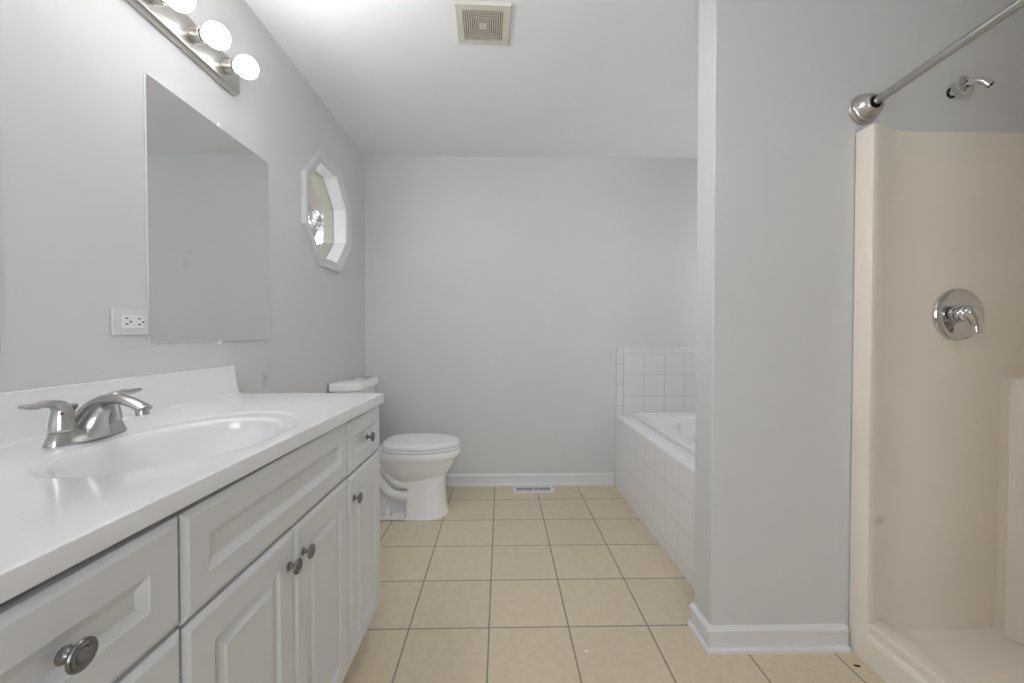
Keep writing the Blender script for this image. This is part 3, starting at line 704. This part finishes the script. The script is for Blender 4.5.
# bullnose border tiles: left column and top row
BN = tile_mat('bullnose_top', 0.1545, 9, 0.907 + .07, -4, 0, 2, 0.003, WT, WG, 0.14, 0.01, 0.6)
BN2 = tile_mat('bullnose_side', 9, 0.1565, -4, 0.60, 0, 2, 0.003, WT, WG, 0.14, 0.01, 0.6)
bm = bmesh.new(); loft(bm, [[(x, YF - .0005, 0.9895), (x, YF - .009, 0.9895), (x, YF - .009, 1.030), (x, YF - .006, 1.038), (x, YF - .0005, 1.041)] for x in (XA + .0555, XR - .001)])
finish('top_bullnose', bm, BN, spl, smooth=40)
bm = bmesh.new(); loft(bm, [[(XA + .0535, YF - .0005, z), (XA + .0535, YF - .009, z), (XA + .008, YF - .009, z), (XA + .0025, YF - .007, z), (XA, YF - .0005, z)] for z in (TZ + .001, 1.041)])
finish('side_bullnose', bm, BN2, spl, smooth=40)

# ------------------------------------------------------------------ shower stall (one moulded unit)
sh = thing('shower_stall', 'almond one-piece fiberglass shower stall with raised sill', 'shower', (1.66, 0.95, 0))
SX0 = 1.257; SX1 = XR - .003; SYF = PY0 - .003; SYN = 0.453; ZS = 1.848
# plan of the inner wall, from the far flange round the back to the near flange
far = [(SX0, SYF), (SX0, 1.374), (SX0 + .0015, 1.3705), (SX0 + .005, 1.369), (1.285, 1.374), (1.320, 1.390), (1.355, 1.405), (1.39, 1.414), (1.43, 1.420), (1.50, 1.422), (1.90, 1.424)]
arc = [(2.065 - .07 + .07 * math.sin(t), 1.424 - .07 + .07 * math.cos(t)) for t in [PI / 2 * i / 6 for i in range(7)]]
half = far + arc
mid = (SYF + SYN) / 2
plan = half + [(x, 2 * mid - y) for x, y in reversed(half)]
bm = bmesh.new()
ztop = ZS
rings = []
for z in (0.0, 0.04, 0.3, 1.0, ztop - .004, ztop):
    rings.append([(x + (0.0015 if z == ztop else 0), y, z) for x, y in plan])
# outer skin closing behind
outer = []
for (x, y) in plan:
    if y > mid: outer.append((max(x, SX0) if x < 1.3 else min(x + .02, SX1), SYF))
    else: outer.append((max(x, SX0) if x < 1.3 else min(x + .02, SX1), SYN))
loft(bm, rings, False, False, closed=False)
# top rim to the walls
tr = [bm.verts.new((x, y, ztop)) for x, y in outer]; ti = [bm.verts.new((x + .0015, y, ztop)) for x, y in plan]
for i in range(len(plan) - 1):
    try: bm.faces.new((ti[i], ti[i + 1], tr[i + 1], tr[i]))
    except ValueError: pass
finish('surround', bm, M['fiber'], sh, smooth=50)
# corner column with a rounded shelf top
bm = bmesh.new()
cc = (2.063, 1.4225)
def colring(k, z, n=14):
    pts = [(cc[0], cc[1], z)]
    a, b = (cc[0] - .25 * k, cc[1]), (cc[0], cc[1] - .25 * k)
    pts.append((a[0] - .035, cc[1] + .0005, z)); pts.append((a[0] - .020, cc[1] - .001, z)); pts.append((a[0] - .007, cc[1] - .005, z))
    for i in range(n + 1):
        t = i / n; x = a[0] + (b[0] - a[0]) * t; y = a[1] + (b[1] - a[1]) * t
        bul_ = .022 * math.sin(PI * t) * k + .010 * (1 - t) ** 6; pts.append((x - bul_ * .8, y - bul_, z))
    return pts
loft(bm, [colring(1.02, .05), colring(1.0, .3), colring(.985, .955), colring(.965, .972), colring(.92, .98), colring(.6, .981)])
finish('corner_shelf', bm, M['fiber'], sh, smooth=50)
# pan and sill
bm = bmesh.new()
sill = [(SX0 - .002, 0.0005), (SX0 - .002, .020), (SX0 - .002, .078), (SX0 - .001, .090), (SX0 + .001, .0955), (SX0 + .004, .0985), (SX0 + .012, .1005), (SX0 + .0145, .104), (SX0 + .0105, .132), (SX0 + .0110, .1365), (SX0 + .0145, .139), (SX0 + .074, .1385), (SX0 + .080, .136), (SX0 + .088, .117), (SX0 + .098, .075), (SX0 + .115, .055), (SX0 + .15, .046)]
yA, yB = SYN + .025, SYF - .025
loft(bm, [[(x, y, z) for x, z in sill] for y in (yA, yB)], False, False, closed=False)
finish('sill', bm, M['fiber'], sh, smooth=28)
bm = bmesh.new()
# pan floor with coved edge against the far wall
def panrow(y, z): return [(SX0 + .15, y, z), (1.6, y, z - .004), (2.0, y, z), (2.05, y, z + .012), (2.066, y, z + .04)]
rows = [(SYN + .019, .080), (SYN + .022, .062), (SYN + .034, .050), (SYN + .06, .043), (mid, .042), (SYF - .06, .043), (SYF - .034, .050), (SYF - .022, .062), (SYF - .010, .080)]
loft(bm, [panrow(y, z) for y, z in rows], False, False, closed=False)
finish('pan', bm, M['fiber'], sh, smooth=60)

# ------------------------------------------------------------------ shower valve
VX, VZ, VYY = 1.619, 1.205, 1.4215
va = thing('shower_valve', 'round chrome shower valve with a drooping lever on the almond wall', 'shower valve', (VX, VYY, VZ))
bm = bmesh.new(); lathe(bm, (VX, VYY, VZ), (0, -1, 0), [(.0003, .093), (.004, .0925), (.009, .088), (.0125, .080), (.014, .072), (.0125, .066), (.0115, .045), (.0115, 0)], 56)
es = finish('escutcheon', bm, M['chrome'], va, smooth=30)
bm = bmesh.new(); lathe(bm, (VX - .006, VYY - .011, VZ + .003), (0, -1, 0), [(0, .034), (.003, .033), (.005, .026), (.014, .025), (.015, .022), (.017, .021)], 32)
finish('sleeve', bm, M['chrome'], va, smooth=30)
bm = bmesh.new()
lathe(bm, (VX - .006, VYY - .027, VZ + .003), (0, -1, 0), [(0, .0265), (.002, .0290), (.010, .0285), (.016, .024), (.019, .015), (.020, 0)], 28)
P = smooth_path([(VX - .012, VYY - .034, VZ + .012), (VX - .004, VYY - .044, VZ + .007), (VX + .004, VYY - .051, VZ - .012), (VX + .008, VYY - .054, VZ - .038), (VX + .009, VYY - .057, VZ - .066)], 7)
tube(bm, P, lerp_list([(.023, .017), (.027, .021), (.022, .016), (.0160, .011), (.0135, .0080)], len(P)), 20, side=(1, 0, 0))
finish('lever', bm, M['chrome'], va, smooth=60)
for sx in (-1,):
    bm = bmesh.new(); lathe(bm, (VX + sx * .031, VYY - .0115, VZ - .052), (0, -1, 0), [(0, .0065), (.002, .006), (.0022, .0035), (.0008, .003), (.0008, 0)], 16); finish('screw', bm, M['pewter'], va)

# ------------------------------------------------------------------ shower arm
AX, AZ = 1.602, 1.993
arm = thing('bent_shower_pipe', 'bent chrome shower arm without a head above the almond wall', 'shower arm', (AX, PY0, AZ))
bm = bmesh.new()
P = smooth_path([(AX, PY0 - .002, AZ), (AX + .001, 1.412, AZ + .001), (AX + .003, 1.388, AZ + .003), (AX + .007, 1.369, AZ + .001), (AX + .013, 1.353, AZ - .009), (AX + .019, 1.343, AZ - .024)], 7)
tube(bm, P, .0108, 18, cap1=False)
d = (P[-1] - P[-3]).normalized(); lathe(bm, P[-1], d, [(-.0005, .0125), (.008, .0125), (.008, .009), (-.002, .009), (-.002, .0)], 20, cap0=False)
pipe = finish('pipe', bm, M['chrome'], arm, smooth=50)
bm = bmesh.new(); lathe(bm, P[-1] + d * .0005, d, [(0, .0088), (.0058, .0088)], 18); finish('pipe_bore', bm, M['black'], arm)
bm = bmesh.new(); lathe(bm, (AX + .001, 1.396, AZ + .002), (0.10, -1, 0.05), [(0, .033), (.0012, .033), (.004, .030), (.007, .021), (.009, .0118)], 36, cap0=True, cap1=False); finish('loose_escutcheon', bm, M['chrome'], arm, smooth=40)
bm = bmesh.new(); lathe(bm, (AX, PY0 - .0004, AZ), (0, -1, 0), [(0, .019), (.0006, .019)], 24); finish('wall_hole', bm, M['black'], arm)
bm = bmesh.new(); lathe(bm, (AX, PY0 - .001, AZ), (0, -1, 0), [(0, .0150), (.010, .0150), (.012, .0135)], 6); finish('fitting', bm, M['chrome'], arm)

# ------------------------------------------------------------------ curtain rod
RX, RZ = 1.283, 1.931
rod = thing('shower_curtain_rod', 'brushed metal curtain rod with a stepped cup flange above the shower sill', 'curtain rod', (RX, 0.95, RZ))
bm = bmesh.new(); tube(bm, [(RX, PY0 - .014, RZ), (RX, 1.0, RZ + .024), (RX, 0.466, RZ + .053)], .0132, 24); finish('rod', bm, M['nickel'], rod, smooth=40)
for s, y, z in ((-1, PY0 - .0006, RZ), (1, 0.4506, RZ + .053)):
    bm = bmesh.new(); lathe(bm, (RX, y, z), (0, s, 0), [(0, .0525), (.004, .0540), (.009, .0520), (.011, .0465), (.016, .0480), (.020, .0465), (.022, .0435), (.034, .0410), (.044, .0355), (.051, .0290), (.0525, .0270), (.051, .0210), (.030, .0195), (.012, .0190), (.012, 0)], 40)
    fl = finish('flange', bm, M['plate'], rod, smooth=35)
    bm = bmesh.new(); lathe(bm, (RX, y, z), (0, s, 0), [(.0125, .0188), (.048, .0202), (.048, .0170), (.0125, .0170)], 28, cap0=False, cap1=False); o = finish('socket_liner', bm, M['black'], None, smooth=30); o.parent = fl

# ------------------------------------------------------------------ debris on the floor
bm = bmesh.new(); pts = [(-.009, -.004), (-.003, -.007), (.006, -.005), (.011, .001), (.006, .006), (-.002, .005), (-.008, .003)]
loft(bm, [[(0.305 + x * .8, 1.440 + y, z) for x, y in pts] for z in (.0003, .0022)])
tag(finish('paint_chip', bm, M['chip']), 'tiny white paint chip lying on a beige floor tile', 'debris')
bm = bmesh.new(); loft(bm, [[(1.218 + x * 1.1, 1.358 + y * .8 - x * .3, z) for x, y in pts] for z in (.0003, .0015)])
tag(finish('dark_crumb', bm, M['black']), 'tiny dark crumb on the floor beside the shower sill', 'debris')

for o in list(bpy.data.objects):
    r = o
    while r.parent: r = r.parent
    if o.type == 'MESH' and r.name in ('vanity_cabinet', 'sink_countertop'): out_of_square(o, .008 if r.name == 'vanity_cabinet' else .0165)

# parts parented to parts: their meshes are written in world space, the parent part already carries the offset
for o in bpy.data.objects:
    if o.type == 'MESH' and o.parent is not None and o.parent.type == 'MESH':
        o.matrix_parent_inverse = Matrix.Identity(4); o.location = (0, 0, 0)
